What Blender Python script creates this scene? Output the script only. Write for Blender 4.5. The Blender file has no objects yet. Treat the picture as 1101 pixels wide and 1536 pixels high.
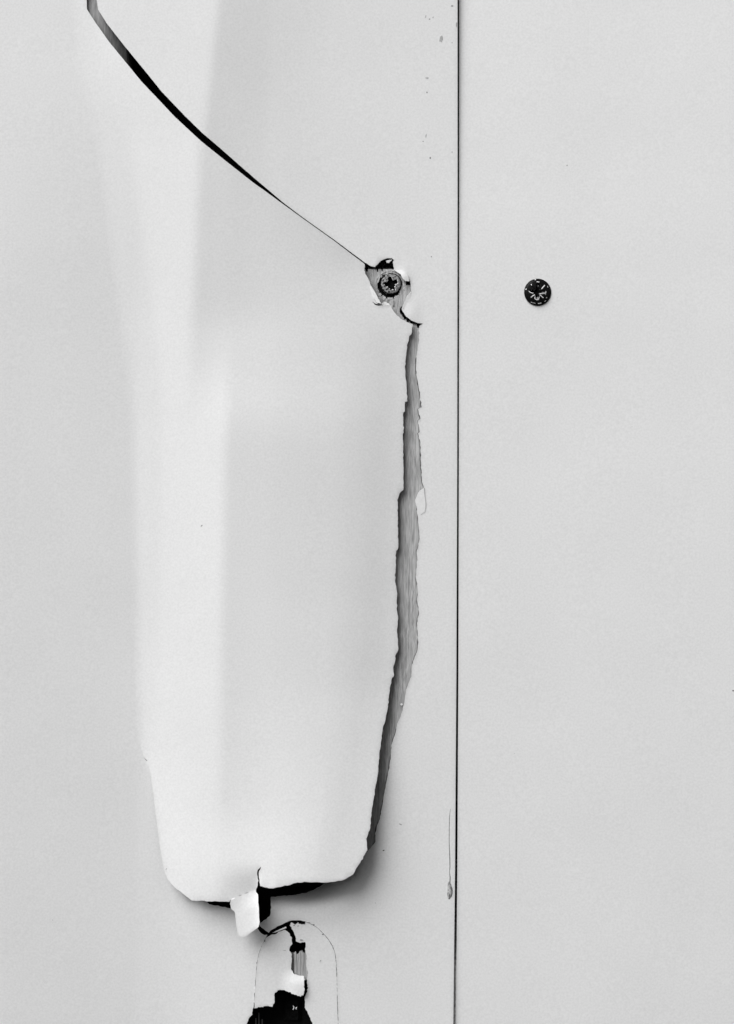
import bpy, math, random
import numpy as np
from mathutils import Vector
from mathutils.geometry import delaunay_2d_cdt

random.seed(7); rng = np.random.default_rng(7)
S = 0.0002                    # metres per photograph pixel (a screw head is about 8 mm)
D = 3000.0                    # camera distance from the wall, in the same unit (0.6 m)
CX, CY = 550.5, 768.0
scene = bpy.context.scene
col = scene.collection

# ------------------------------------------------------------------ camera, sky, sun, exposure
cam = bpy.data.cameras.new('camera'); camo = bpy.data.objects.new('camera', cam); col.objects.link(camo)
camo.location = (0, -D * S, 0); camo.rotation_euler = (math.radians(90), 0, 0)
cam.sensor_fit = 'VERTICAL'; cam.sensor_height = 36; cam.lens = 36 * D / 1536.0
cam.clip_start = 0.01; cam.clip_end = 50
scene.camera = camo

SUN_TO = Vector((-0.49, -0.53, 0.69)).normalized()      # towards the light: upper left, in front of the wall
world = bpy.data.worlds.new('World'); scene.world = world; world.use_nodes = True
wn = world.node_tree.nodes; wl = world.node_tree.links
bg = wn['Background']
sky = wn.new('ShaderNodeTexSky'); sky.sky_type = 'NISHITA'; sky.sun_disc = False
sky.sun_elevation = math.asin(SUN_TO.z)
sky.sun_rotation = math.atan2(SUN_TO.x, SUN_TO.y)
sky.air_density = 1.0; sky.dust_density = 3.0
bw = wn.new('ShaderNodeRGBToBW')                          # a black and white photograph
wl.new(sky.outputs[0], bw.inputs[0]); wl.new(bw.outputs[0], bg.inputs[0])
bg.inputs[1].default_value = 0.05
sun = bpy.data.lights.new('sun', 'SUN'); sun.energy = 1.5; sun.angle = math.radians(46)
suno = bpy.data.objects.new('sun', sun); col.objects.link(suno)
suno.rotation_euler = (-SUN_TO).to_track_quat('-Z', 'Y').to_euler()
vs = scene.view_settings
vs.view_transform = 'Standard'; vs.look = 'None'; vs.gamma = 1; vs.exposure = 0.95; vs.use_curve_mapping = False

# ------------------------------------------------------------------ materials
def mat(name, base, rough=0.5, spec=0.4, metal=0.0, vscale=2600, vamp=0.02, stretch=(1, 1, 1), bump=0.0, bscale=2600,
        broad=0.0, bdist=0.0001):
    m = bpy.data.materials.new(name); m.use_nodes = True
    n = m.node_tree.nodes; l = m.node_tree.links; b = n['Principled BSDF']
    b.inputs['Roughness'].default_value = rough; b.inputs['Metallic'].default_value = metal
    b.inputs['Specular IOR Level'].default_value = spec
    tc = n.new('ShaderNodeTexCoord'); mp = n.new('ShaderNodeMapping'); mp.inputs['Scale'].default_value = stretch
    geo = n.new('ShaderNodeNewGeometry')
    l.new(geo.outputs['Position'], mp.inputs[0])
    nz = n.new('ShaderNodeTexNoise'); nz.inputs['Scale'].default_value = vscale; nz.inputs['Detail'].default_value = 3
    l.new(mp.outputs[0], nz.inputs['Vector'])
    r = n.new('ShaderNodeMapRange'); r.inputs['From Min'].default_value = 0.25; r.inputs['From Max'].default_value = 0.75
    r.inputs['To Min'].default_value = base * (1 - vamp); r.inputs['To Max'].default_value = base * (1 + vamp)
    l.new(nz.outputs[0], r.inputs[0])
    out = r.outputs[0]
    if broad:
        n2 = n.new('ShaderNodeTexNoise'); n2.inputs['Scale'].default_value = 28; n2.inputs['Detail'].default_value = 4
        l.new(geo.outputs['Position'], n2.inputs['Vector'])
        r2 = n.new('ShaderNodeMapRange'); r2.inputs['From Min'].default_value = 0.3; r2.inputs['From Max'].default_value = 0.7
        r2.inputs['To Min'].default_value = 1 - broad; r2.inputs['To Max'].default_value = 1 + broad
        l.new(n2.outputs[0], r2.inputs[0])
        mu = n.new('ShaderNodeMath'); mu.operation = 'MULTIPLY'
        l.new(out, mu.inputs[0]); l.new(r2.outputs[0], mu.inputs[1]); out = mu.outputs[0]
    l.new(out, b.inputs['Base Color'])
    if bump:
        nb = n.new('ShaderNodeTexNoise'); nb.inputs['Scale'].default_value = bscale; nb.inputs['Detail'].default_value = 2
        l.new(mp.outputs[0], nb.inputs['Vector'])
        bp = n.new('ShaderNodeBump'); bp.inputs['Strength'].default_value = bump; bp.inputs['Distance'].default_value = bdist
        l.new(nb.outputs[0], bp.inputs['Height']); l.new(bp.outputs[0], b.inputs['Normal'])
    return m

M_WHITE = mat('white_plastic', 0.80, 0.55, 0.3, vscale=1600, vamp=0.06, bump=0.10, bscale=1500, broad=0.02)
M_BACK = mat('dark_sheet_back', 0.05, 0.9, 0.1, vamp=0.3)  # unseen back, coloured dark to cut bounce light under the flap
M_EDGE = mat('torn_plastic_edge', 0.75, 0.6, 0.3)
M_WOOD = mat('bare_timber', 0.42, 0.85, 0.15, vscale=2200, vamp=0.35, stretch=(1, 1, 0.12), bump=0.6, bscale=1200, bdist=0.0002)
M_DARKWOOD = mat('dark_timber', 0.035, 0.9, 0.1, vscale=1500, vamp=0.5, stretch=(1, 1, 0.1))
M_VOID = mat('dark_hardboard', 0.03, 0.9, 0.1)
M_DIRT = mat('grey_dirt', 0.5, 0.9, 0.1, vscale=1200, vamp=0.5)
M_EDGE_SHADE = mat('dark_edge_shade', 0.10, 0.9, 0.1, vscale=1500, vamp=0.6)  # shadow line painted along the torn edges
M_SCUFF = mat('grey_scuff', 0.45, 0.7, 0.2, vscale=1800, vamp=0.3)
M_SCUFFD = mat('dark_scuff', 0.22, 0.7, 0.2, vscale=1800, vamp=0.5)
M_GRIME_SHADE = mat('grime_and_shade', 0.008, 0.9, 0.03, vscale=2500, vamp=0.6)  # black grime, also the painted shade in screw recesses and crater
M_BLACK = mat('black_screw_finish', 0.004, 0.38, 0.12, vscale=2500, vamp=0.5, bump=0.25, bscale=1800, bdist=0.00008)
M_STEEL_GLINT = mat('steel_and_glint', 0.85, 0.5, 0.5, metal=0.25, vscale=2500, vamp=0.4, bump=0.3, bscale=2500)  # pale steel, also the painted glints on the black screw
M_ZINC = mat('dull_zinc', 0.21, 0.5, 0.4, metal=0.4, vscale=1700, vamp=0.75, bump=0.7, bscale=1400, bdist=0.0002)

# ------------------------------------------------------------------ geometry helpers
def sstep(a, b, x):
    t = np.clip((x - a) / (b - a), 0, 1); return t * t * (3 - 2 * t)

def warp(x, y):
    """gentle bow of the whole door face, in pixels outward"""
    w = -((y - 768) ** 2) * 1.7e-5
    w = w + 0.5 * np.sin(x / 97.0 + y / 310.0) + 0.7 * np.sin(y / 171.0 - x / 260.0)
    return w

def place(x, y, h):
    """photograph pixel + outward height (pixels) -> point of the scene"""
    h = h + warp(x, y)
    k = 1 - h / D
    return np.stack([(x - CX) * S * k, -h * S, (CY - y) * S * k], axis=-1)

def mesh_obj(name, verts, faces, mats, parent=None, face_mats=None, smooth=None):
    me = bpy.data.meshes.new(name)
    me.from_pydata([tuple(v) for v in verts], [], faces)
    for m in (mats if isinstance(mats, list) else [mats]): me.materials.append(m)
    if face_mats is not None: me.polygons.foreach_set('material_index', np.asarray(face_mats, dtype=np.int32))
    if smooth is not None: me.polygons.foreach_set('use_smooth', np.asarray(smooth, dtype=bool))
    me.update()
    o = bpy.data.objects.new(name, me); col.objects.link(o)
    if parent is not None: o.parent = parent
    return o

def thing(name, label, cat, group=None, obj=None):
    o = obj
    if o is None:
        o = bpy.data.objects.new(name, None); col.objects.link(o); o.empty_display_size = 0.01
    o['label'] = label; o['category'] = cat
    if group: o['group'] = group
    return o

def inside(px, py, loop):
    r = np.zeros(len(px), dtype=bool); L = np.asarray(loop); n = len(L); j = n - 1
    for i in range(n):
        xi, yi = L[i]; xj, yj = L[j]
        if yi != yj:
            r ^= ((yi > py) != (yj > py)) & (px < (xj - xi) * (py - yi) / (yj - yi) + xi)
        j = i
    return r

def densify(loop, step=4.0, jit=0.0, keep=(), clean=()):
    out = []; n = len(loop); keep = set(keep)
    for i in range(n):
        a = np.array(loop[i], float); b = np.array(loop[(i + 1) % n], float)
        L = np.linalg.norm(b - a); k = max(1, int(math.ceil(L / step)))
        locked = (i in keep and (i + 1) % n in keep)
        d = (b - a) / max(L, 1e-6); nn = np.array([-d[1], d[0]])
        jj = jit * 0.12 if i in clean else jit
        for q in range(k):
            p = a + (b - a) * q / k
            if q and jit and not locked: p = p + nn * rng.normal(0, jj)
            out.append((p[0], p[1], locked and True))
    return out

def sheet(name, outer, holes, hfun, material, parent, dx=6, dy=12, thick=2.2, jit=0.25, jit_outer=None, clean=(), lip=0.45, keep_outer=(), keep_holes=(),
          step=4.0, lip_w=1.6, edge_mat=None):
    """a thin sheet with torn outline: triangulated, lifted by hfun, given a cut edge and a back"""
    loops = [densify(outer, step, jit if jit_outer is None else jit_outer, keep_outer, clean)]
    for i, hl in enumerate(holes):
        loops.append(densify(hl, step, jit, keep_holes[i] if i < len(keep_holes) else (), clean if i == 0 else ()))
    L2 = [[(p[0], p[1]) for p in lp] for lp in loops]
    ob = np.array(L2[0]); x0, y0 = ob.min(0); x1, y1 = ob.max(0)
    gx, gy = np.meshgrid(np.arange(x0 + dx / 2, x1, dx), np.arange(y0 + dy / 2, y1, dy))
    gx = gx.copy(); gx[::2] += dx / 2
    gx = gx.ravel(); gy = gy.ravel()
    # ring just inside every outline, so that the rolled cut edge stays narrow
    rx, ry = [], []
    for lp in L2:
        a = np.array(lp); t = np.roll(a, -1, 0) - np.roll(a, 1, 0); t /= np.maximum(np.linalg.norm(t, axis=1, keepdims=True), 1e-6)
        nn = np.stack([-t[:, 1], t[:, 0]], 1)
        for s in (1, -1):
            q = a + nn * lip_w * s; rx.append(q[:, 0]); ry.append(q[:, 1])
    rx = np.concatenate(rx); ry = np.concatenate(ry)
    bpts = np.concatenate([np.array(l) for l in L2])
    def bdist(px, py, lim):
        ok = np.ones(len(px), bool)
        cell = {}
        for bx_, by_ in bpts: cell.setdefault((int(bx_ // 8), int(by_ // 8)), []).append((bx_, by_))
        for i in range(len(px)):
            cx, cy = int(px[i] // 8), int(py[i] // 8)
            for ax in (-1, 0, 1):
                for ay in (-1, 0, 1):
                    for q in cell.get((cx + ax, cy + ay), ()):
                        if (q[0] - px[i]) ** 2 + (q[1] - py[i]) ** 2 < lim * lim: ok[i] = False; break
        return ok
    def valid(px, py):
        r = inside(px, py, L2[0])
        for hl in L2[1:]: r &= ~inside(px, py, hl)
        return r
    m = valid(gx, gy); gx, gy = gx[m], gy[m]; m = bdist(gx, gy, 3.2); gx, gy = gx[m], gy[m]
    m = valid(rx, ry); rx, ry = rx[m], ry[m]; m = bdist(rx, ry, lip_w * 0.8); rx, ry = rx[m], ry[m]
    pts = [Vector((p[0], p[1])) for lp in L2 for p in lp]
    edges = []; o = 0
    for lp in L2:
        n = len(lp); edges += [(o + i, o + (i + 1) % n) for i in range(n)]; o += n
    pts += [Vector((a, b)) for a, b in zip(rx, ry)] + [Vector((a, b)) for a, b in zip(gx, gy)]
    V, E, F, OV, OE, OF = delaunay_2d_cdt(pts, edges, [], 0, 1e-4)
    P = np.array([(v.x, v.y) for v in V]); F = np.array([f for f in F if len(f) == 3])
    c = P[F].mean(1); F = F[valid(c[:, 0], c[:, 1])]
    a, b, d = P[F[:, 0]], P[F[:, 1]], P[F[:, 2]]
    area = (b[:, 0] - a[:, 0]) * (d[:, 1] - a[:, 1]) - (b[:, 1] - a[:, 1]) * (d[:, 0] - a[:, 0])
    F = F[np.abs(area) > 1e-5]; area = area[np.abs(area) > 1e-5]
    F[area > 0] = F[area > 0][:, ::-1]          # picture y runs down: keep faces towards the camera
    used = np.unique(F); remap = -np.ones(len(P), int); remap[used] = np.arange(len(used)); P = P[used]; F = remap[F]
    locked = set()
    for lp in loops:
        n = len(lp)
        for i in range(n):
            if lp[i][2]: locked.add((round(lp[i][0], 2), round(lp[i][1], 2))); q = lp[(i + 1) % n]; locked.add((round(q[0], 2), round(q[1], 2)))
    lk = np.array([(round(p[0], 2), round(p[1], 2)) in locked for p in P])
    from collections import Counter
    ec = Counter()
    for f in F:
        for i in range(3): ec[(min(f[i], f[(i + 1) % 3]), max(f[i], f[(i + 1) % 3]))] += 1
    rim = []
    for f in F:
        for i in range(3):
            e = (f[i], f[(i + 1) % 3])
            if ec[(min(e), max(e))] == 1 and not (lk[e[0]] and lk[e[1]]): rim.append(e)
    h = hfun(P[:, 0], P[:, 1])
    # cut edges are slightly rolled: burr away from the light side, round on the light side
    if lip:
        dh = np.zeros(len(P))
        for u, v in rim:
            t = P[v] - P[u]; t = t / max(np.linalg.norm(t), 1e-6)
            out = np.array([t[1], -t[0]])        # outward in picture axes for these windings
            s = out[0] * 0.6 + out[1] * 0.8
            for w in (u, v): dh[w] += 0.5 * lip * s
        h = h + dh * (~lk)
    front = place(P[:, 0], P[:, 1], h)
    nf = len(P); verts = [front, place(P[:, 0], P[:, 1], h - thick)]
    faces = [tuple(f) for f in F]; fm = [0] * len(faces); sm = [True] * len(faces)
    faces += [(f[2] + nf, f[1] + nf, f[0] + nf) for f in F]; fm += [2] * len(F); sm += [True] * len(F)
    base = 2 * nf; extra = []
    for u, v in rim:
        k = base + len(extra)
        extra += [front[u], front[v], verts[1][v], verts[1][u]]
        faces.append((k + 1, k, k + 3, k + 2)); fm.append(1); sm.append(False)
    allv = np.concatenate(verts + ([np.array(extra)] if extra else []))
    ob_ = mesh_obj(name, allv, faces, [material, edge_mat or M_EDGE, M_BACK], parent, fm, sm)
    return ob_

def box(name, x0, x1, y0, y1, h0, h1, material, parent, bev=0.0, segs=1):
    """board between photograph pixels, front at height h1, back at h0, chamfered long edges"""
    ny = max(1, int((y1 - y0) / 60)); ys = np.linspace(y0, y1, ny + 1)
    prof = [(x0, h0), (x0, h1 - bev), (x0 + bev, h1), (x1 - bev, h1), (x1, h1 - bev), (x1, h0)] if bev else [(x0, h0), (x0, h1), (x1, h1), (x1, h0)]
    n = len(prof); V = []; F = []
    for y in ys: V += [place(np.array(x), np.array(y), np.array(h)) for x, h in prof]
    for j in range(ny):
        for i in range(n):
            a = j * n + i; b = j * n + (i + 1) % n; F.append((a, a + n, b + n, b))
    F.append(tuple(range(n))); F.append(tuple(ny * n + i for i in reversed(range(n))))
    return mesh_obj(name, V, F, material, parent)

def table(rows, sx=6.0, sy=25.0, wide=0):
    """height field from rows (y, [(x,h)...]); piecewise linear with rounded creases"""
    ys = np.array([r[0] for r in rows], float)
    X = np.array([[p[0] for p in r[1]] for r in rows], float); H = np.array([[p[1] for p in r[1]] for r in rows], float)
    def f(x, y):
        x = np.asarray(x, float); y = np.asarray(y, float); acc = np.zeros_like(x); wsum = 0
        for oy in np.linspace(-1, 1, 5):
            xs = [np.interp(y + oy * sy, ys, X[:, k]) for k in range(X.shape[1])]
            hs = [np.interp(y + oy * sy, ys, H[:, k]) for k in range(X.shape[1])]
            for ox in np.linspace(-1, 1, 5):
                q = x + ox * (sx + wide * 26 * sstep(370, 430, x))
                v = hs[0].copy()
                for k in range(len(xs) - 1):
                    t = np.clip((q - xs[k]) / np.maximum(xs[k + 1] - xs[k], 1e-3), 0, 1)
                    v = v + t * (hs[k + 1] - hs[k])
                acc += v; wsum += 1
        return acc / wsum
    return f


# ------------------------------------------------------------------ outlines read off the photograph
TIP = (138, -70)
JOIN = [(216, 1136), (204, 1100), (196, 900), (192, 650), (184, 550), (166, 400), (140, 200), (114, 100), (104, 0), (106, -55)]
CRACK_LOW = [(130, 0), (130.5, 14), (142, 32), (163, 62), (190, 95), (212, 122), (230, 141), (263, 176), (302, 212), (335, 238.5),
             (380, 274), (395, 284.5), (423, 305), (456, 329), (500, 360.3), (546.8, 396)]
CRACK_UP = [(145, 0), (147, 14), (160, 35), (186, 68), (218, 107), (243, 138), (275, 171.5), (304, 200), (330, 222), (365, 253), (390, 274.5),
            (405, 287), (423, 302.5), (440, 315.5), (456, 327.4), (500, 358.7), (548, 394.4)]
SCREW_UP = [(557, 399.5), (562.5, 400.6), (566, 397), (571, 391.5), (576.5, 388.8), (582, 387.2), (588, 387.3), (591.2, 390), (589, 393), (590, 399),
            (591, 405), (596, 408.3), (601, 411.3), (604, 418), (608, 421.3), (615, 421.6), (616, 428), (616.3, 437), (610.5, 444), (607, 453),
            (603, 462), (602.6, 465), (607, 472), (615, 479), (624, 483.6), (634.5, 485.6), (631, 487.4)]
STRIP_R = [(629, 489), (628.5, 510), (624.5, 535), (624, 555), (627, 575), (630, 592), (632.5, 611), (628.5, 612), (627, 614), (630.5, 628), (627, 631),
           (629.5, 648), (627, 650), (630.5, 664), (631, 690), (633, 720), (635.5, 732), (629, 736), (622.5, 750), (625, 760), (628, 790), (629, 805),
           (627, 822), (625, 826), (626, 840), (623.5, 865), (626.5, 885), (625.5, 900), (628.5, 918), (625.5, 935), (627, 960), (626, 975),
           (622, 985), (618, 997), (617, 1015), (613, 1024), (609, 1035), (607, 1050), (603, 1068), (597, 1083), (594.5, 1092), (593, 1100), (588, 1115), (586, 1135),
           (583, 1155), (577, 1185), (573, 1210), (570, 1228), (565, 1240), (562.5, 1250), (563, 1263), (557, 1270), (551, 1277)]
STRIP_L = [(619, 486), (618, 498), (614, 504), (610, 525), (607.5, 553), (610, 583), (611, 602), (607.5, 603), (607.5, 617), (605, 619), (605.5, 649),
           (604, 651), (605, 690), (605, 735), (601, 738), (596, 750), (597, 785), (597, 824), (594.5, 826), (592.5, 870), (596, 890), (595, 905), (597, 925),
           (595.5, 948), (597.5, 975), (594, 981), (590, 1005), (591, 1014), (588, 1017), (584, 1040), (582, 1060), (574, 1096), (569, 1130), (567, 1160),
           (562, 1188), (557, 1220), (555.5, 1242), (549.5, 1258), (551, 1275), (545, 1285), (538, 1297), (529.5, 1312), (515, 1320), (500, 1323)]
SCREW_LOW = [(546.5, 405), (549.5, 413), (554, 421), (557.5, 430), (563, 439), (568, 449), (571, 455), (567, 456.2), (562, 455), (557.5, 452.3),
             (562, 456.8), (567, 458.4), (571, 458.2), (574, 458), (587, 458), (588, 463), (593, 470), (601, 478), (610, 483)]
FLAP_BOTTOM = [(487, 1324), (460, 1323), (443, 1324.5), (435, 1327.5), (420, 1330.5), (407, 1332.5), (397, 1331), (390.3, 1329), (389.3, 1320), (388, 1310),
               (391.5, 1300), (385.7, 1308), (386.6, 1324), (386.6, 1328)]
TAB_TOP = [(384, 1334), (366, 1340), (346, 1349)]     # fold line between flap and tab
FLAP_LEFT = [(344, 1353), (288, 1351), (262, 1331), (252, 1320), (248, 1310), (245, 1300), (240, 1270), (236, 1240), (230, 1195), (226, 1163), (220.5, 1141)]
TAB = [(384, 1334), (384, 1338), (387, 1342), (388.5, 1365), (389.5, 1383), (388, 1390), (386, 1392), (370, 1404), (364, 1406), (357, 1402), (354, 1385),
       (352, 1368), (347, 1364), (345, 1356), (346, 1349), (366, 1340)]
SEAM_L = [(686.3, -150), (686.4, 300), (685.8, 700), (684.6, 1000), (682.6, 1300), (680.0, 1536), (678, 1700)]
SEAM_R = [(688.5, -150), (688.6, 300), (688.3, 700), (687.6, 1000), (686.0, 1300), (683.7, 1536), (682, 1700)]

# ------------------------------------------------------------------ the timber frame behind the sheets
frame = thing('timber_frame', 'bare grey timber frame showing through the long ragged tear beside the screw', 'timber frame')
BH = -4.2
LST = [(-140, -190), (-140, BH), (130, BH)] + [(130 + q * 3, BH - 0.007 * (q * 3) ** 2 - (0.0 if q < 20 else (q - 20) ** 2 * 1.2)) for q in range(1, 30)] + [(219, -190)]
def profile_board(name, prof, y0, y1, material, parent):
    ys = np.linspace(y0, y1, 30); n = len(prof); V = []; F = []
    for y in ys: V += [place(np.array(float(x)), np.array(y), np.array(float(h) - 10.5 * float(sstep(100, 400, y)))) for x, h in prof]
    for j in range(len(ys) - 1):
        for i in range(n):
            a = j * n + i; b = j * n + (i + 1) % n; F.append((a, a + n, b + n, b))
    F.append(tuple(range(n))); F.append(tuple((len(ys) - 1) * n + i for i in reversed(range(n))))
    return mesh_obj(name, V, F, material, parent)
profile_board('stile', LST, -160, 1710, M_WOOD, frame)

def fibre_board(name, x0, x1, y0, y1, depth, parent, amp=0.45, dx=1.4, dy=4):
    """timber with raised vertical fibres in the region where the tear bares it"""
    xs = np.arange(x0, x1 + .1, dx); ys = np.arange(y0, y1 + 1, dy); nx, ny = len(xs), len(ys)
    gx, gy = np.meshgrid(xs, ys)
    h = np.zeros_like(gx) + BH
    r2 = np.random.default_rng(3)
    for k in range(5):
        a = r2.normal(0, 1, nx); drift = np.cumsum(r2.normal(0, 0.35, (ny, 1)), 0)
        idx = (np.arange(nx)[None, :] + drift * (k + 1) * .5) % nx
        i0 = np.floor(idx).astype(int) % nx; t = idx - np.floor(idx)
        h += amp * 0.42 * (a[i0] * (1 - t) + a[(i0 + 1) % nx] * t) * (0.6 + 0.4 * np.sin(gy / r2.uniform(20, 90) + k))
    # crumbled pockets round the screw and under the curled edge
    edge = np.array([(603, 466), (607, 473), (615, 480), (622, 484), (633, 486)], float)
    dmin = np.full(gx.shape, 99.0)
    for a, b in zip(edge[:-1], edge[1:]):
        ab = b - a; t = np.clip(((gx - a[0]) * ab[0] + (gy - a[1]) * ab[1]) / (ab @ ab), 0, 1)
        dmin = np.minimum(dmin, np.hypot(gx - a[0] - t * ab[0], gy - a[1] - t * ab[1]))
    h -= 45 * (dmin < 3.4)
    wav = 402.5 + 1.2 * np.sin(gx / 3.1) + 1.3 * np.sin(gx / 1.3)
    h -= 70 * ((gx > 541) & (gx < 597) & (gy > 370) & (gy < wav))
    h -= 45 * ((gx > 602) & (gx < 618) & (gy > 410) & (gy < 427))
    h -= 12 * (np.hypot(gx - 584.0, gy - 429.0) < 17.0)
    h[:, 0] = BH; h[:, -1] = BH
    V = list(place(gx.ravel(), gy.ravel(), h.ravel()))
    F = [(j * nx + i, (j + 1) * nx + i, (j + 1) * nx + i + 1, j * nx + i + 1) for j in range(ny - 1) for i in range(nx - 1)]
    # side walls down to the back
    n0 = len(V)
    ring = [j * nx for j in range(ny)] + [(ny - 1) * nx + i for i in range(1, nx)] + [j * nx + nx - 1 for j in reversed(range(ny - 1))] + [i for i in reversed(range(1, nx - 1))]
    fx = gx.ravel(); fy = gy.ravel()
    V += [place(np.array(fx[r]), np.array(fy[r]), np.array(depth)) for r in ring]
    m = len(ring)
    F += [(ring[(i + 1) % m], ring[i], n0 + i, n0 + (i + 1) % m) for i in range(m)]
    return mesh_obj(name, V, F, M_WOOD, parent)
fibre_board('stile', 538, 640, -160, 1330, -190.0, frame)
box('packing_strip', 641, 678.6, -160, 1710, -190, BH - 0.5, M_WOOD, frame)
box('packing_strip', 691.5, 1240, -160, 1710, -190, -24, M_WOOD, frame)
yy = np.linspace(1290, 1710, 22); hh = -5.7 - 110 * (1 - sstep(1250, 1460, yy))
V = np.concatenate([place(np.full(22, xx), yy, h_) for xx, h_ in ((679.0, hh), (691.3, hh), (691.3, np.full(22, -150.)), (679.0, np.full(22, -150.)))])
F = [(a * 22 + i, a * 22 + i + 1, b * 22 + i + 1, b * 22 + i) for i in range(21) for a, b in ((1, 0), (2, 1), (3, 2), (0, 3))] + [(0, 22, 44, 66), (21, 87, 65, 43)]
mesh_obj('filler_strip', V, F, M_DIRT, frame)
box('rail', 220, 537, -160, -90, -190, BH, M_WOOD, frame)
box('rail', 220, 640, 1650, 1710, -190, BH, M_WOOD, frame)
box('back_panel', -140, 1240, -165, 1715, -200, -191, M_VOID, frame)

# ------------------------------------------------------------------ torn sheet left of the seam
torn = thing('torn_cladding_sheet', 'white plastic cladding sheet left of the seam, cracked and torn open with a bulging flap', 'cladding sheet')
def dish(x, y):
    """the left of the sheet sinks a little towards the foot of the bulge"""
    return -9.0 * np.clip(x / 205.0, 0, 1) * sstep(150, 500, y)
flap_table = table([
    (-150, [(100, 0), (130, 3), (160, 8), (220, 10), (450, 8), (560, 4), (640, 0)]),
    (0,    [(112, 0), (140, 3), (190, 12), (250, 14), (450, 12), (560, 6), (640, 1)]),
    (100,  [(122, 0), (150, 3), (250, 24), (300, 25), (450, 20), (550, 12), (620, 2)]),
    (200,  [(148, 0), (190, 5), (300, 31), (345, 31), (450, 26), (550, 15.5), (600, 5)]),
    (400,  [(172, 0), (222, 6), (292, 26), (345, 27), (430, 26), (515, 18), (560, 9)]),
    (480,  [(182, 0), (232, 6.5), (288, 22), (347, 24), (440, 25.5), (550, 20.5), (612, 11.5)]),
    (560,  [(195, 0), (240, 6.5), (286, 18.5), (343, 26), (435, 27), (540, 23), (608, 12.5)]),
    (640,  [(201, 0), (244, 6.5), (284, 17), (339, 31.5), (430, 31.5), (535, 25.5), (606, 12.5)]),
    (900,  [(208, 0), (242, 6), (284, 17.5), (333, 31), (430, 31), (530, 25.5), (597, 12)]),
    (1040, [(210, 0), (237, 5.5), (284, 18), (331, 31), (430, 34), (525, 29), (584, 16)]),
    (1140, [(217, 0), (232, 4.5), (284, 18), (331, 31), (450, 39.5), (530, 36), (568, 26)]),
    (1230, [(234, 10), (245, 12.5), (284, 22), (330, 32), (450, 46.5), (520, 45), (553, 38)]),
    (1320, [(248, 19), (255, 21), (284, 28), (330, 38), (440, 56), (500, 53), (530, 48)]),
    (1420, [(250, 21), (256, 22.5), (284, 29), (330, 37), (440, 62), (500, 58), (530, 52)]),
], 7, 22, 1)
def h_flap(x, y):
    h = flap_table(x, y) + dish(x, y)
    # corner left of the slit hangs a little lower than the right one
    low = sstep(1295, 1345, y) * (1 - sstep(384, 392, x)) * sstep(320, 386, x)
    return h - 9 * low
up_table = table([
    (-150, [(112, 0), (150, 6), (330, 20), (440, 7), (620, 0)]),
    (0,    [(112, 0), (150, 6), (329, 20), (440, 7), (615, 0)]),
    (200,  [(150, 0), (200, 6), (306, 17), (420, 6), (610, 0)]),
    (400,  [(178, 0), (230, 4), (300, 10), (440, 4), (600, 0)]),
], 5, 20, 1.8)
def h_sheet(x, y):
    h = up_table(x, y) * (1 - sstep(430, 520, y)) * (x < 660)
    h = h + dish(x, y) * (1 - sstep(235, 430, x))
    # lower sheet leans back into the hollow under the flap's edge
    m = sstep(278, 315, x) * (1 - sstep(455, 540, x)) * (y > 1200)
    h = h - 0.05 * m * np.maximum(0, 1366 - y) ** 2
    # lifted tongue and puckers by the screw
    h = h + 2.2 * np.exp(-(((x - 606) / 9) ** 2 + ((y - 414) / 9) ** 2)) + 1.6 * np.exp(-(((x - 618) / 10) ** 2 + ((y - 470) / 14) ** 2))
    return h

hole = [TIP] + CRACK_UP + SCREW_UP + STRIP_R + [(538, 1288), (522, 1304), (505, 1314), (492, 1322), (481, 1329), (470, 1335), (460, 1339), (440, 1342.5), (420, 1344), (406, 1345), (406, 1369), (404.5, 1374), (390.5, 1384.5),
        (388.2, 1386.5), (390, 1389.3), (398, 1396), (404, 1400), (402, 1402.5), (397, 1402.6), (391, 1399), (386, 1391.8), (382, 1386), (366, 1372), (352, 1363), (330, 1359.5), (314, 1356.5), (300, 1346),
        (282, 1325), (264, 1300), (254, 1250), (241, 1190), (228, 1152)] + JOIN
nj = len(JOIN); keep = list(range(len(hole) - nj, len(hole))) + [0]
PILL = [(381, 1500), (384, 1457), (387, 1435), (392, 1420), (399, 1406), (405.5, 1396.0), (419, 1388.5), (432, 1382.5), (440, 1380.5), (448, 1380.5), (457, 1382), (470, 1386.5),
        (484, 1400.5), (496, 1413), (503, 1429), (505, 1451), (506, 1486), (507.5, 1536), (507, 1580), (495, 1612), (470, 1630), (440, 1636), (405, 1630), (375, 1610), (362, 1570),
        (369, 1538), (373, 1528), (378.5, 1522), (379, 1514), (380.8, 1511)]
def spline(pts, k=4):
    P = np.array(pts, float); out = []
    for i in range(len(P) - 1):
        p0, p1, p2, p3 = P[max(i - 1, 0)], P[i], P[i + 1], P[min(i + 2, len(P) - 1)]
        for q in range(k):
            t = q / k; out.append(tuple(0.5 * (2 * p1 + (p2 - p0) * t + (2 * p0 - 5 * p1 + 4 * p2 - p3) * t * t + (3 * p1 - p0 - 3 * p2 + p3) * t ** 3)))
    return out + [tuple(P[-1])]
ARCH = spline([(457, 1382), (471, 1388), (484, 1399), (495.5, 1413), (502.5, 1429), (505, 1451), (506, 1486), (507.5, 1536), (507, 1580)], 5)
LEFT = spline([(381, 1500), (384, 1457), (387, 1435), (392, 1420), (399, 1406)], 5)
PILL = LEFT + [(405.5, 1396.0), (419, 1388.5), (432, 1382.5), (440, 1380.5), (448, 1380.5)] + ARCH + [(495, 1612), (470, 1630), (440, 1636), (405, 1630), (375, 1610), (362, 1570),
        (369, 1538), (373, 1528), (378.5, 1522), (379, 1514), (380.6, 1511)]
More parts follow.
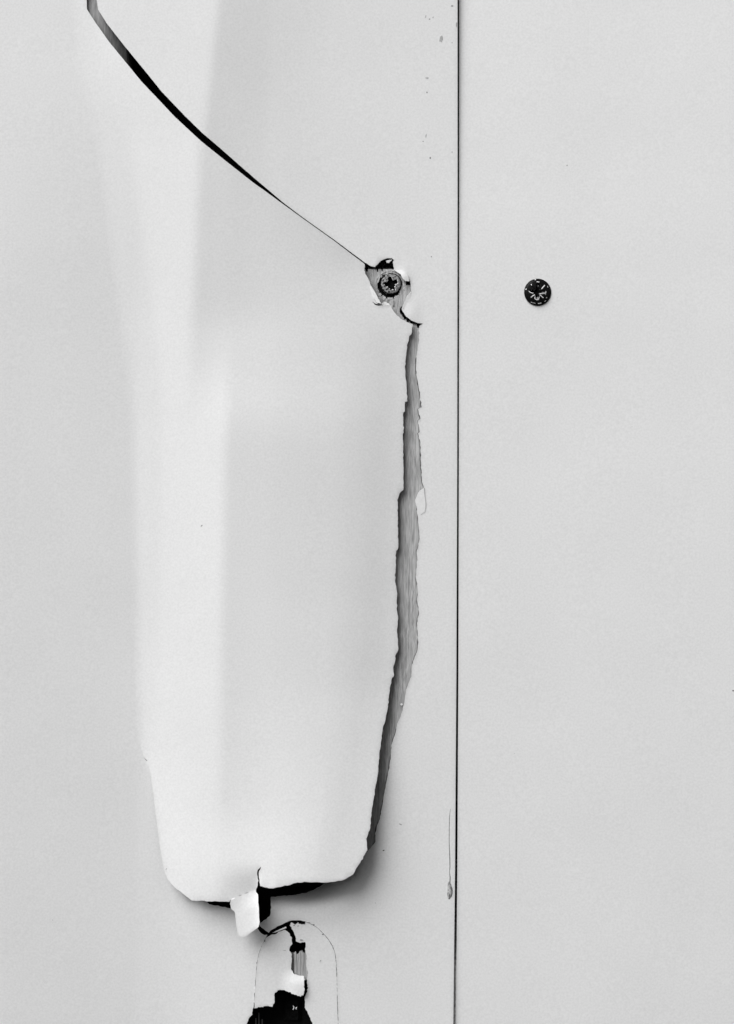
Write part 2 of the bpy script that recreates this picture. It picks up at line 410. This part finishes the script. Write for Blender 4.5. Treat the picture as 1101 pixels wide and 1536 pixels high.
def inset(pts, g0, g1, seed):
    r = np.random.default_rng(seed); P = np.array(pts); t = np.gradient(P, axis=0); t /= np.linalg.norm(t, axis=1, keepdims=True)
    nn = np.stack([-t[:, 1], t[:, 0]], 1); g = r.uniform(g0, g1, len(P))[:, None]
    return [tuple(p) for p in P + nn * g]
outer = [(-120, -150)] + SEAM_L + [(-120, 1700)]
sheet('sheet_face', outer, [hole, PILL], h_sheet, M_WHITE, torn, keep_holes=[keep], lip=0.4, step=4, jit=0.35, jit_outer=0.05, clean=set(range(len(CRACK_UP))))

flap_loop = [TIP] + CRACK_LOW + SCREW_LOW + STRIP_L + FLAP_BOTTOM + TAB_TOP + FLAP_LEFT + JOIN
i_tab = 1 + len(CRACK_LOW) + len(SCREW_LOW) + len(STRIP_L) + len(FLAP_BOTTOM)
keepf = list(range(len(flap_loop) - nj, len(flap_loop))) + [0, i_tab, i_tab + 1, i_tab + 2]
flap = sheet('bulging_flap', flap_loop, [], h_flap, M_WHITE, torn, keep_outer=keepf, lip=0.45, step=4, jit=0.38, clean=set(range(len(CRACK_LOW))))

def h_tab(x, y):
    xf = 384 - (y - 1334) * 0  # hinge follows the fold
    yf = np.interp(x, [346, 366, 384, 392], [1349, 1340, 1334, 1332])
    t = np.maximum(0, y - yf)
    base = h_flap(x, yf)
    return base + 0.02 * t + 0.15 * (x - 356) * sstep(0, 30, t)
sheet('hanging_tab', TAB, [], h_tab, M_WHITE, flap, dx=4, dy=4, lip=0.4, step=4, keep_outer=[0, len(TAB) - 1, len(TAB) - 2])

# small torn flakes round the tear
def flake(name, loop, hf, parent, material=M_WHITE, thick=1.0, jit=0.15, dx=2, dy=2, step=2):
    return sheet(name, loop, [], hf, material, parent, dx=dx, dy=dy, thick=thick, jit=jit, lip=0.0, step=step)
flake('peeled_flake', [(622.6, 751), (626, 742), (630, 736), (636, 731.5), (637.5, 740), (639.3, 756), (637.5, 768), (631, 772), (626.3, 766)],
      lambda x, y: 0.25 + 0.02 * (x - 621), torn, thick=0.5)

flake('curled_edge', [(616.6, 437), (610, 444), (606.5, 453), (602.5, 462), (603.2, 465), (608, 460), (612.5, 452), (616, 446)],
      lambda x, y: 0.9 - 0.10 * ((x - 602) - (465 - y) * 0.45), torn)
flake('torn_flake', [(579, 391), (584, 389.8), (588.5, 389.6), (586, 391.5), (583, 394.5), (580, 394)], lambda x, y: 0.3 - 0.1 * (y - 389), torn)
flake('torn_flake', [(600, 1056), (603, 1054.5), (604.5, 1057), (602, 1058.5)], lambda x, y: -1.0 + 0 * x, torn)
flake('torn_flake', [(588.5, 459), (586.5, 450), (590, 449), (590.5, 458)], lambda x, y: -2.0 + 0 * x, torn, M_SCUFF)

# stains, scuffs and dents on the sheets
def scuff(cx, cy, rx, ry, parent, material=M_SCUFF, hb=0.0, rot=0.0, n=12, hf=None):
    pts = []
    for i in range(n):
        a = 2 * math.pi * i / n; r = random.uniform(0.65, 1.15)
        u, v = rx * r * math.cos(a), ry * r * math.sin(a)
        pts.append((cx + u * math.cos(rot) - v * math.sin(rot), cy + u * math.sin(rot) + v * math.cos(rot)))
    P = np.array([(cx, cy)] + pts)
    hh = np.array([hb + 0.40] + [hb + 0.30] * n)
    if hf is not None: hh = hh + hf(P[:, 0], P[:, 1])
    V = place(P[:, 0], P[:, 1], hh)
    F = [(0, 1 + (i + 1) % n, 1 + i) for i in range(n)]
    V2 = place(P[1:, 0], P[1:, 1], hh[1:] - 1.0)
    F += [(1 + i, 1 + (i + 1) % n, 1 + n + (i + 1) % n, 1 + n + i) for i in range(n)]
    return mesh_obj('scuff', np.concatenate([V, V2]), F, material, parent)
for (x, y, rx, ry, r, mm) in [(661.8, 58, 3.4, 6.0, .25, M_SCUFF), (638.5, 25, .9, 2.6, .2, M_SCUFF), (644.5, 28.5, 1.5, 1.0, 0, M_SCUFFD), (649.5, 26, .8, 1.6, .3, M_SCUFF), (678, 8.5, 2, 1.6, 0, M_SCUFF),
                              (640.5, 117, 2.6, 1.6, 0, M_SCUFF), (640.3, 138.5, 1.0, 1.6, 0, M_SCUFFD), (639, 204, .9, 3.2, .2, M_SCUFF), (634.5, 212, 1.2, .9, 0, M_SCUFF), (645.3, 236.7, 1.3, 1.5, 0, M_SCUFFD),
                              (678, 228, .9, .9, 0, M_SCUFFD), (684.6, 37, .9, 4.5, 0, M_SCUFF), (678, 64, .8, 1.2, 0, M_SCUFF), (575.3, 1275.6, 1.7, .8, 0, M_GRIME_SHADE), (601, 1236.5, 2.8, .9, .4, M_SCUFF),
                              (300, 1500, .5, .5, 0, M_SCUFF), (563.5, 1354.5, .8, .5, 0, M_SCUFFD), (647, 385, .8, .9, 0, M_SCUFFD), (79, 1380, .8, .5, 0, M_SCUFFD),
                              (480.5, 1441, 1.6, .5, -.8, M_SCUFF)]:
    scuff(x, y, rx, ry, torn, mm, rot=r)
scuff(302.5, 788.5, 1.9, .7, flap, M_SCUFFD, rot=-.8, hf=h_flap)
scuff(249.5, 1303.5, 2.0, .6, flap, M_SCUFF, rot=-.8, hf=h_flap)

# long hairline with a paint blister beside the seam
def ribbon(name, pts, w, material, parent, hb=0.15):
    P = np.array(pts, float); t = np.gradient(P, axis=0); t /= np.linalg.norm(t, axis=1, keepdims=True); nn = np.stack([-t[:, 1], t[:, 0]], 1)
    ww = np.array(w)[:, None] / 2
    A, B = P + nn * ww, P - nn * ww
    V = np.concatenate([place(A[:, 0], A[:, 1], np.full(len(P), hb)), place(B[:, 0], B[:, 1], np.full(len(P), hb)), place(P[:, 0], P[:, 1], np.full(len(P), hb - 0.6))])
    n = len(P); F = []
    for i in range(n - 1): F += [(i, i + 1, n + i + 1, n + i), (n + i, n + i + 1, 2 * n + i + 1, 2 * n + i), (2 * n + i, 2 * n + i + 1, i + 1, i)]
    return mesh_obj(name, V, F, material, parent)
ribbon('hairline_crack', [(675.6, 1213), (674.3, 1225), (673.8, 1245), (673.7, 1262), (674.6, 1285), (674.9, 1300), (674.2, 1308), (675.2, 1316), (674.6, 1326)],
       [.4, .9, 1.0, .9, 1.3, 1.2, .8, 1.4, 1.6], M_SCUFFD, torn)
bl = []
for (cx, cy, rx, ry) in [(674.6, 1336, 4.0, 13)]:
    n = 20; rings = [(1.0, 0.1, 1), (.72, 1.6, 0), (.35, 2.0, 0)]
    V = []; F = []; FM = []
    for q, (k, h, _) in enumerate(rings):
        for i in range(n):
            a = 2 * math.pi * i / n; r = k * (1 + .13 * math.sin(3 * a + 1) + random.uniform(-.06, .06))
            V.append(place(np.array(cx + rx * r * math.cos(a)), np.array(cy + ry * r * math.sin(a)), np.array(h + random.uniform(-.2, .2))))
    V.append(place(np.array(cx), np.array(cy), np.array(1.7)))
    for q in range(len(rings) - 1):
        for i in range(n):
            F.append((q * n + i, (q + 1) * n + i, (q + 1) * n + (i + 1) % n, q * n + (i + 1) % n)); FM.append(1 if (q == 0 and random.random() < .6 or (q == 1 and random.random() < .4)) else 0)
    for i in range(n): F.append((2 * n + i, 3 * n, 2 * n + (i + 1) % n)); FM.append(0)
    mesh_obj('paint_blister', V, F, [M_SCUFF, M_SCUFFD], torn, FM, [True] * len(F))

# ------------------------------------------------------------------ cracked oblong cover in the lower sheet
cover = thing('oblong_cover', 'white oblong cover set flush at the bottom, cracked down its middle', 'cover plate')
COVER_L = inset(LEFT, 0.1, 0.6, 1) + [(406.5, 1402.2), (412, 1401.5), (420, 1397), (428, 1394.8), (432, 1398), (437, 1405), (438.5, 1415), (435, 1420),
           (434, 1426), (437, 1430), (438, 1438), (437, 1445), (437, 1455), (441, 1461), (447, 1463), (456, 1464), (456.5, 1478), (456, 1490), (455, 1493), (451, 1495), (440, 1491),
           (424, 1485), (417, 1485.5), (412.5, 1489), (411.5, 1505), (408.5, 1510.5), (400, 1509), (390, 1511), (381.4, 1512.5)]
COVER_R = [(434.5, 1388), (437, 1383.5), (443, 1386.8), (447, 1383.2), (453, 1386.6)] + inset(ARCH, 0.3, 0.9, 2)[1:] + [ (494, 1610), (482, 1620), (476, 1570), (469, 1537), (463.5, 1523), (459, 1515), (457, 1500), (457.5, 1494.5), (461, 1488), (461, 1480), (461, 1463), (462, 1458),
           (460.5, 1452), (459.5, 1440), (460, 1435), (458, 1428), (458.5, 1420), (457.5, 1413), (451, 1414.5), (444, 1412), (443, 1404), (440, 1397)]
def h_cl(x, y):
    m = sstep(418, 446, x) * sstep(1452, 1478, y)
    return -0.2 + 5.0 * m + 0.10 * np.maximum(0, x - 430) * m
sheet('cover_piece', COVER_L, [], h_cl, M_WHITE, cover, dx=4, dy=4, lip=0.3, step=2.5, jit=.5, clean=set(range(len(LEFT))))
sheet('cover_piece', COVER_R, [], lambda x, y: -0.3 + 0 * x, M_WHITE, cover, dx=4, dy=4, lip=0.3, step=2.5, jit=.5, clean=set(range(4, 6 + len(ARCH))))
flake('sliver', [(408, 1399.4), (414, 1396.2), (421, 1393.2), (429, 1389.8), (430, 1391.6), (422, 1395.3), (414, 1398.4)], lambda x, y: -1.4 + 0 * x, cover)
for (x, y, rx, ry, mm) in [(451, 1383.2, 1.8, 1.0, M_GRIME_SHADE), (442, 1382.8, 2.2, .7, M_GRIME_SHADE), (455, 1385.0, 3.2, 1.3, M_GRIME_SHADE), (463, 1383.9, 2.4, .6, M_SCUFFD), (470.5, 1387, 1.6, .8, M_SCUFFD), (441, 1388, 1.6, 1.2, M_SCUFF),
                           (447, 1389, 1.2, 1, M_SCUFF), (452, 1410, 3, 1.4, M_SCUFF), (484, 1401.5, 1.3, .8, M_SCUFFD), (397, 1411, .8, 2.2, M_SCUFFD), (427, 1425.5, 2.4, .5, M_SCUFF), (499, 1420, .6, 3, M_SCUFF), (504.5, 1448, .5, 5, M_SCUFF)]:
    scuff(x, y, rx, ry, cover, mm)

# timber block bared in the middle crack of the cover, black lock case behind the hole below
blk = []
random.seed(11)
V = []; F = []
xs = np.arange(434, 466.1, 1.2); ys = np.array([1428, 1431, 1440, 1450, 1460, 1470]); nx = len(xs)
prof = np.array([random.uniform(-0.5, 0.4) for _ in xs]); topo = np.array([random.uniform(-3.5, 3.5) for _ in xs])
for j, y in enumerate(ys):
    for i, x in enumerate(xs):
        V.append(place(np.array(x), np.array(y + (topo[i] if j == 0 else 0)), np.array(-5 + prof[i] - (5 if x < 440 else 0) + random.uniform(-.3, .3))))
for j in range(len(ys) - 1):
    for i in range(nx - 1): F.append((j * nx + i, (j + 1) * nx + i, (j + 1) * nx + i + 1, j * nx + i + 1))
k0 = len(V)
for i, x in enumerate(xs): V.append(place(np.array(x), np.array(1428 + topo[i]), np.array(-40.)))
for i in range(nx - 1): F.append((i, i + 1, k0 + i + 1, k0 + i))
for i, x in enumerate(xs): V.append(place(np.array(x), np.array(1470.), np.array(-40.)))
for i in range(nx - 1): F.append(((len(ys) - 1) * nx + i + 1, (len(ys) - 1) * nx + i, k0 + nx + i, k0 + nx + i + 1))
mesh_obj('splintered_block', V, F, M_WOOD, frame)

lock = thing('lock_case', 'black lock case deep in the jagged hole at the bottom', 'lock case')
box('case_body', 340, 520, 1475, 1690, -170, -45, M_GRIME_SHADE, lock, bev=4)
def ringpart(name, cx, cy, r, w, hb, material, parent, a0=0, a1=2 * math.pi, n=24):
    V = []; F = []
    for i in range(n + 1):
        a = a0 + (a1 - a0) * i / n
        for rr, hh in ((r - w, hb), (r - w * .5, hb + w * .5), (r + w * .0, hb), (r - w * .5, hb - w * .5)):
            V.append(place(np.array(cx + rr * math.cos(a)), np.array(cy + rr * math.sin(a)), np.array(hh)))
    for i in range(n):
        for k in range(4): F.append((i * 4 + k, i * 4 + (k + 1) % 4, i * 4 + 4 + (k + 1) % 4, i * 4 + 4 + k))
    return mesh_obj(name, V, F, material, parent, smooth=[True] * len(F))
ringpart('spring_clip', 437.5, 1511.5, 4.2, 1.6, -8, M_STEEL_GLINT, lock, -1.0, 1.0)
ringpart('spring_clip', 445.3, 1512.6, 2.0, 1.4, -8, M_STEEL_GLINT, lock, 2.0, 4.6, 12)
box('latch', 425, 452, 1500, 1530, -100, -38, M_GRIME_SHADE, lock, bev=5)
for k, (x, y0, y1) in enumerate([(383, 1527, 1600), (387.5, 1519, 1600), (392.5, 1529, 1600)]):
    box('splinter', x, x + 1.6, y0, y1, -14, -11 + k * .6, M_DARKWOOD, frame)

# ------------------------------------------------------------------ plain sheet right of the seam
plain = thing('plain_cladding_sheet', 'smooth white plastic cladding sheet right of the seam, undamaged', 'cladding sheet')
def h_plain(x, y): return -2.0 + 0.022 * (x - 690) - 0.8e-5 * (y - 900) ** 2 + 0.9 * np.sin(y / 240.0 + 1) * sstep(700, 1000, x) + 0 * x
sheet('sheet_face', SEAM_R + [(1220, 1700), (1220, -150)], [], h_plain, M_WHITE, plain, lip=0.2, step=8, jit=0.0, dx=10, dy=12)
for (x, y, r, mm) in [(850.5, 248, 1.3, M_SCUFF), (1099.5, 1036, 1.6, M_SCUFFD), (836, 446.5, .6, M_SCUFF), (700.5, 432, .5, M_SCUFF), (948, 640, .6, M_SCUFF), (772, 1130, .6, M_SCUFF)]:
    scuff(x, y, r, r * .7, plain, mm, hf=h_plain)

# ------------------------------------------------------------------ screws
def screw(name, label, group, cx, cy, R, htop, rim_drop, arm_r, arm_w, rot, ticks, m_head, m_edge, depth, tilt=(0, 0), wear=0.5, dome=2.0, seed=1, skirt=6.0, grime_shade=False):
    root = thing(name, label, 'screw', group)
    rs = random.Random(seed)
    nr, na = 34, 120
    V = []; F = []; FM = []
    def sd(x, y):
        u = x * math.cos(rot) + y * math.sin(rot); v = -x * math.sin(rot) + y * math.cos(rot)
        def arm(a, b): return max(abs(a) - arm_r, abs(b) - arm_w * (1.15 - 0.35 * min(1, abs(a) / arm_r)))
        core = math.hypot(u, v) - arm_w * 1.75
        return min(arm(u, v), arm(v, u), core), u, v
    vals = []
    for j in range(nr + 1):
        r = R * (j / nr)
        for i in range(na):
            a = 2 * math.pi * i / na
            x, y = r * math.cos(a), r * math.sin(a)
            q = r / R
            h = htop + dome * (1 - q * q) - rim_drop * max(0, (q - .82) / .18) ** 2
            d, u, v = sd(x, y)
            if grime_shade: d += 0.7 * math.sin(5 * a + 1) + 0.5 * math.sin(11 * a)
            t = min(1, max(0, (0.6 - d) / 2.0)); h -= depth * (t * t * (3 - 2 * t))
            if ticks:
                p, w = (u + v) / math.sqrt(2), (u - v) / math.sqrt(2)
                for s, c in ((p, w), (w, p)):
                    if arm_r * .45 < abs(s) < arm_r * .98 and abs(c) < .8: h -= 0.9 * (1 - abs(c) / .8)
            h += tilt[0] * x + tilt[1] * y
            vals.append(d)
            V.append(place(np.array(cx + x), np.array(cy + y), np.array(h)))
    for j in range(nr):
        for i in range(na):
            a, b = j * na + i, j * na + (i + 1) % na
            F.append((a, b, b + na, a + na)); dd = (vals[a] + vals[b + na]) / 2
            xa, ya = R * j / nr * math.cos(2 * math.pi * i / na), R * j / nr * math.sin(2 * math.pi * i / na)
            dirt_shade = grime_shade and (math.sin(xa * 1.1 + 2 * math.sin(ya * .9)) + math.sin(ya * 1.3 + xa * .4) - xa / R * .6 + ya / R * .3 > 1.15 or j > nr * .9)
            FM.append(2 if dd < -0.25 or dirt_shade else (1 if (0.1 < dd < 0.8 and rs.random() < wear) else 0))  # black paints the shade of recess and outer ring; other patches are grime
    head = mesh_obj('head', V, F, [m_head, m_edge, M_GRIME_SHADE], root, FM, [True] * len(F))
    # edge and shank
    V = []; F = []; prof = [(R * 1.0, -rim_drop), (R * 1.005, -rim_drop - 1.2), (R * .98, -rim_drop - skirt * .6), (R * .8, -rim_drop - skirt), (R * .5, -rim_drop - skirt - 4), (R * .42, -rim_drop - 60), (0.1, -rim_drop - 70)]
    for rr, hh in prof:
        for i in range(48):
            a = 2 * math.pi * i / 48; x, y = rr * math.cos(a), rr * math.sin(a)
            V.append(place(np.array(cx + x), np.array(cy + y), np.array(htop + hh + tilt[0] * x + tilt[1] * y)))
    for j in range(len(prof) - 1):
        for i in range(48):
            a, b = j * 48 + i, j * 48 + (i + 1) % 48; F.append((a, b, b + 48, a + 48))
    mesh_obj('shank', V, F, m_head, root, smooth=[True] * len(F))
    return root
s1 = screw('cross_head_screw', 'black domed cross-head screw standing alone on the plain right-hand sheet', None, 806.5, 438.3, 20.3, 2.5, 2.2, 12.5, 2.6, 0.06, True,
      M_BLACK, M_STEEL_GLINT, 5.6, wear=0.03, dome=2.4, seed=5, skirt=3.0)
s2 = screw('cross_head_screw', 'dull grey cross-head screw in the torn hole at the end of the crack', None, 586.5, 425.6, 16.2, -2.2, 1.6, 9.6, 3.7, -0.25, False,
      M_ZINC, M_STEEL_GLINT, 8.0, tilt=(0.03, 0.05), wear=0.7, dome=1.0, seed=9, skirt=5.0, grime_shade=True)
# crater of crushed timber, the gap's shade painted black at its lower left
V = []; F = []; n = 60
for k, (r, h) in enumerate([(14.0, -9), (16.6, -8.5), (18.6, -5.0), (21.0, -3.9), (24, -4.3)]):
    for i in range(n):
        a = 2 * math.pi * i / n
        V.append(place(np.array(585.0 + (r + random.uniform(-.5, .5)) * math.cos(a)), np.array(427.8 + (r + random.uniform(-.5, .5)) * math.sin(a)), np.array(h + random.uniform(-.5, .5))))
for k in range(4):
    for i in range(n): F.append((k * n + i, k * n + (i + 1) % n, (k + 1) * n + (i + 1) % n, (k + 1) * n + i))
mesh_obj('crushed_timber', V, F, [M_WOOD, M_GRIME_SHADE], frame, [1 if math.sin(2 * math.pi * i / n) - .5 * math.cos(2 * math.pi * i / n) > -.35 else 0 for k in range(2) for i in range(n)] + [1 if random.random() < .15 else 0 for _ in range(n)] + [0] * n)

# pale slivers laid on the black head as painted glints
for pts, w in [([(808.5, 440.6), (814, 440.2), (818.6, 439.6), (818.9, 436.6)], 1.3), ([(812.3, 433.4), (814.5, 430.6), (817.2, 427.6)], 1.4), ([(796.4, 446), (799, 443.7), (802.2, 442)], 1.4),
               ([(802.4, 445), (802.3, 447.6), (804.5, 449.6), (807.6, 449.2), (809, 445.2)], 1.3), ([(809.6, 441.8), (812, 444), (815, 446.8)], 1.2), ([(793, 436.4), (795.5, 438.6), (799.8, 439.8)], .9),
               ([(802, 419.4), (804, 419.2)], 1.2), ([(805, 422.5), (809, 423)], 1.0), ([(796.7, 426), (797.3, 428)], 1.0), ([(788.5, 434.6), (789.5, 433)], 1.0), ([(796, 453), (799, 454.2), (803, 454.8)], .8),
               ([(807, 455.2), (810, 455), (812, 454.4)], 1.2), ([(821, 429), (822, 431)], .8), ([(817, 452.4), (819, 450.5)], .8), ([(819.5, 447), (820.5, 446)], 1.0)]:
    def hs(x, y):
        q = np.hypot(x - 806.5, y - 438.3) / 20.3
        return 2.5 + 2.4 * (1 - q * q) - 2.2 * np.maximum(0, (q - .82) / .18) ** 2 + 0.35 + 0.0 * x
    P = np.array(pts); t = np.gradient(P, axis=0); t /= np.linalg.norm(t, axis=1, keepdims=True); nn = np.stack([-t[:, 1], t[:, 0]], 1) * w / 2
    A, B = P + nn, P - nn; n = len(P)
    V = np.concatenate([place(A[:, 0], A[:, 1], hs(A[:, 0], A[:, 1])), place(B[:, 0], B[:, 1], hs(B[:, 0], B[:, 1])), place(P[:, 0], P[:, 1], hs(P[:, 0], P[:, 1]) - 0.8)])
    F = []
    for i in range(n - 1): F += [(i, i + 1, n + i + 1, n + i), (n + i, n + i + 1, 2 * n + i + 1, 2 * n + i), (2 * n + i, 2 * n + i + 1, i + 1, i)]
    mesh_obj('glint_sliver', V, F, M_STEEL_GLINT, s1)
ribbon('hairline_crack', [(636.4, 732), (637, 742), (638.4, 752), (638.6, 758), (638.4, 764)], [.6, .4, .35, .25, .1], M_SCUFFD, torn, hb=0.75)

# dark ribbons painting the edge's shadow line along parts of the tear
def edge_shade_strip(pts, side, y0, y1, hf, parent, w0, w1, seed):
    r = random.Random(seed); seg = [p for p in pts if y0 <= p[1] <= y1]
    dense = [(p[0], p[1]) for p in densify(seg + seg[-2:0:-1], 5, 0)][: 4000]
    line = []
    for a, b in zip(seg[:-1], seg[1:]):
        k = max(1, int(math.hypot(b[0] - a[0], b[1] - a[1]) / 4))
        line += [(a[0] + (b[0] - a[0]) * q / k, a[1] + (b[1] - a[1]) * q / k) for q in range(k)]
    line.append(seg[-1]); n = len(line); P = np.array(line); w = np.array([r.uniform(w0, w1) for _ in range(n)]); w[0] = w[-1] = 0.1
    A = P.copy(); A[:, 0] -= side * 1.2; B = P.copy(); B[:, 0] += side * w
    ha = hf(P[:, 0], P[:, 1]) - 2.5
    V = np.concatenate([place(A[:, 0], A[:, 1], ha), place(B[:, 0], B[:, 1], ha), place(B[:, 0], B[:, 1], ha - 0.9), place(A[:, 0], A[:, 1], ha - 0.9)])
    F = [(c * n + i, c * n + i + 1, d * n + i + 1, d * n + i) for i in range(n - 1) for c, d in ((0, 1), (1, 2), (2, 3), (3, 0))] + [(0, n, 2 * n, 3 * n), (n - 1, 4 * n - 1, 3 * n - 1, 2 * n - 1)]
    mesh_obj('edge_shade', V, F, M_EDGE_SHADE, parent)
edge_shade_strip(STRIP_R, -1, 533, 735, h_sheet, torn, 0.6, 1.7, 1)
edge_shade_strip(STRIP_R, -1, 755, 1000, h_sheet, torn, 0.0, 1.1, 2)
edge_shade_strip(STRIP_R, -1, 1085, 1275, h_sheet, torn, 0.4, 1.5, 3)
edge_shade_strip(STRIP_L, 1, 600, 735, h_flap, flap, 0.2, 1.2, 4)
edge_shade_strip(STRIP_L, 1, 736, 830, h_flap, flap, 0.5, 1.8, 5)
edge_shade_strip(STRIP_L, 1, 978, 1300, h_flap, flap, 0.6, 2.0, 6)
# pale curled flakes at the ragged hole of the grey screw
flake('torn_flake', [(554.5, 431), (557.5, 430), (563, 439), (568, 449), (571.5, 455), (566, 454.5), (560, 447)], lambda x, y: h_flap(x, y) + 0.5 + 0.16 * (x - 556), flap)
flake('torn_flake', [(592, 405.5), (596.3, 408.6), (601.3, 411.6), (604.3, 418.2), (608, 421.6), (614, 421.8), (612, 413), (604, 406)], lambda x, y: h_sheet(x, y) + 0.4 + 0.12 * (y - 404), torn)
flake('torn_flake', [(572, 455), (577, 452.5), (583, 455), (586, 459), (574, 459)], lambda x, y: -1.6 + 0.1 * (y - 450), torn)
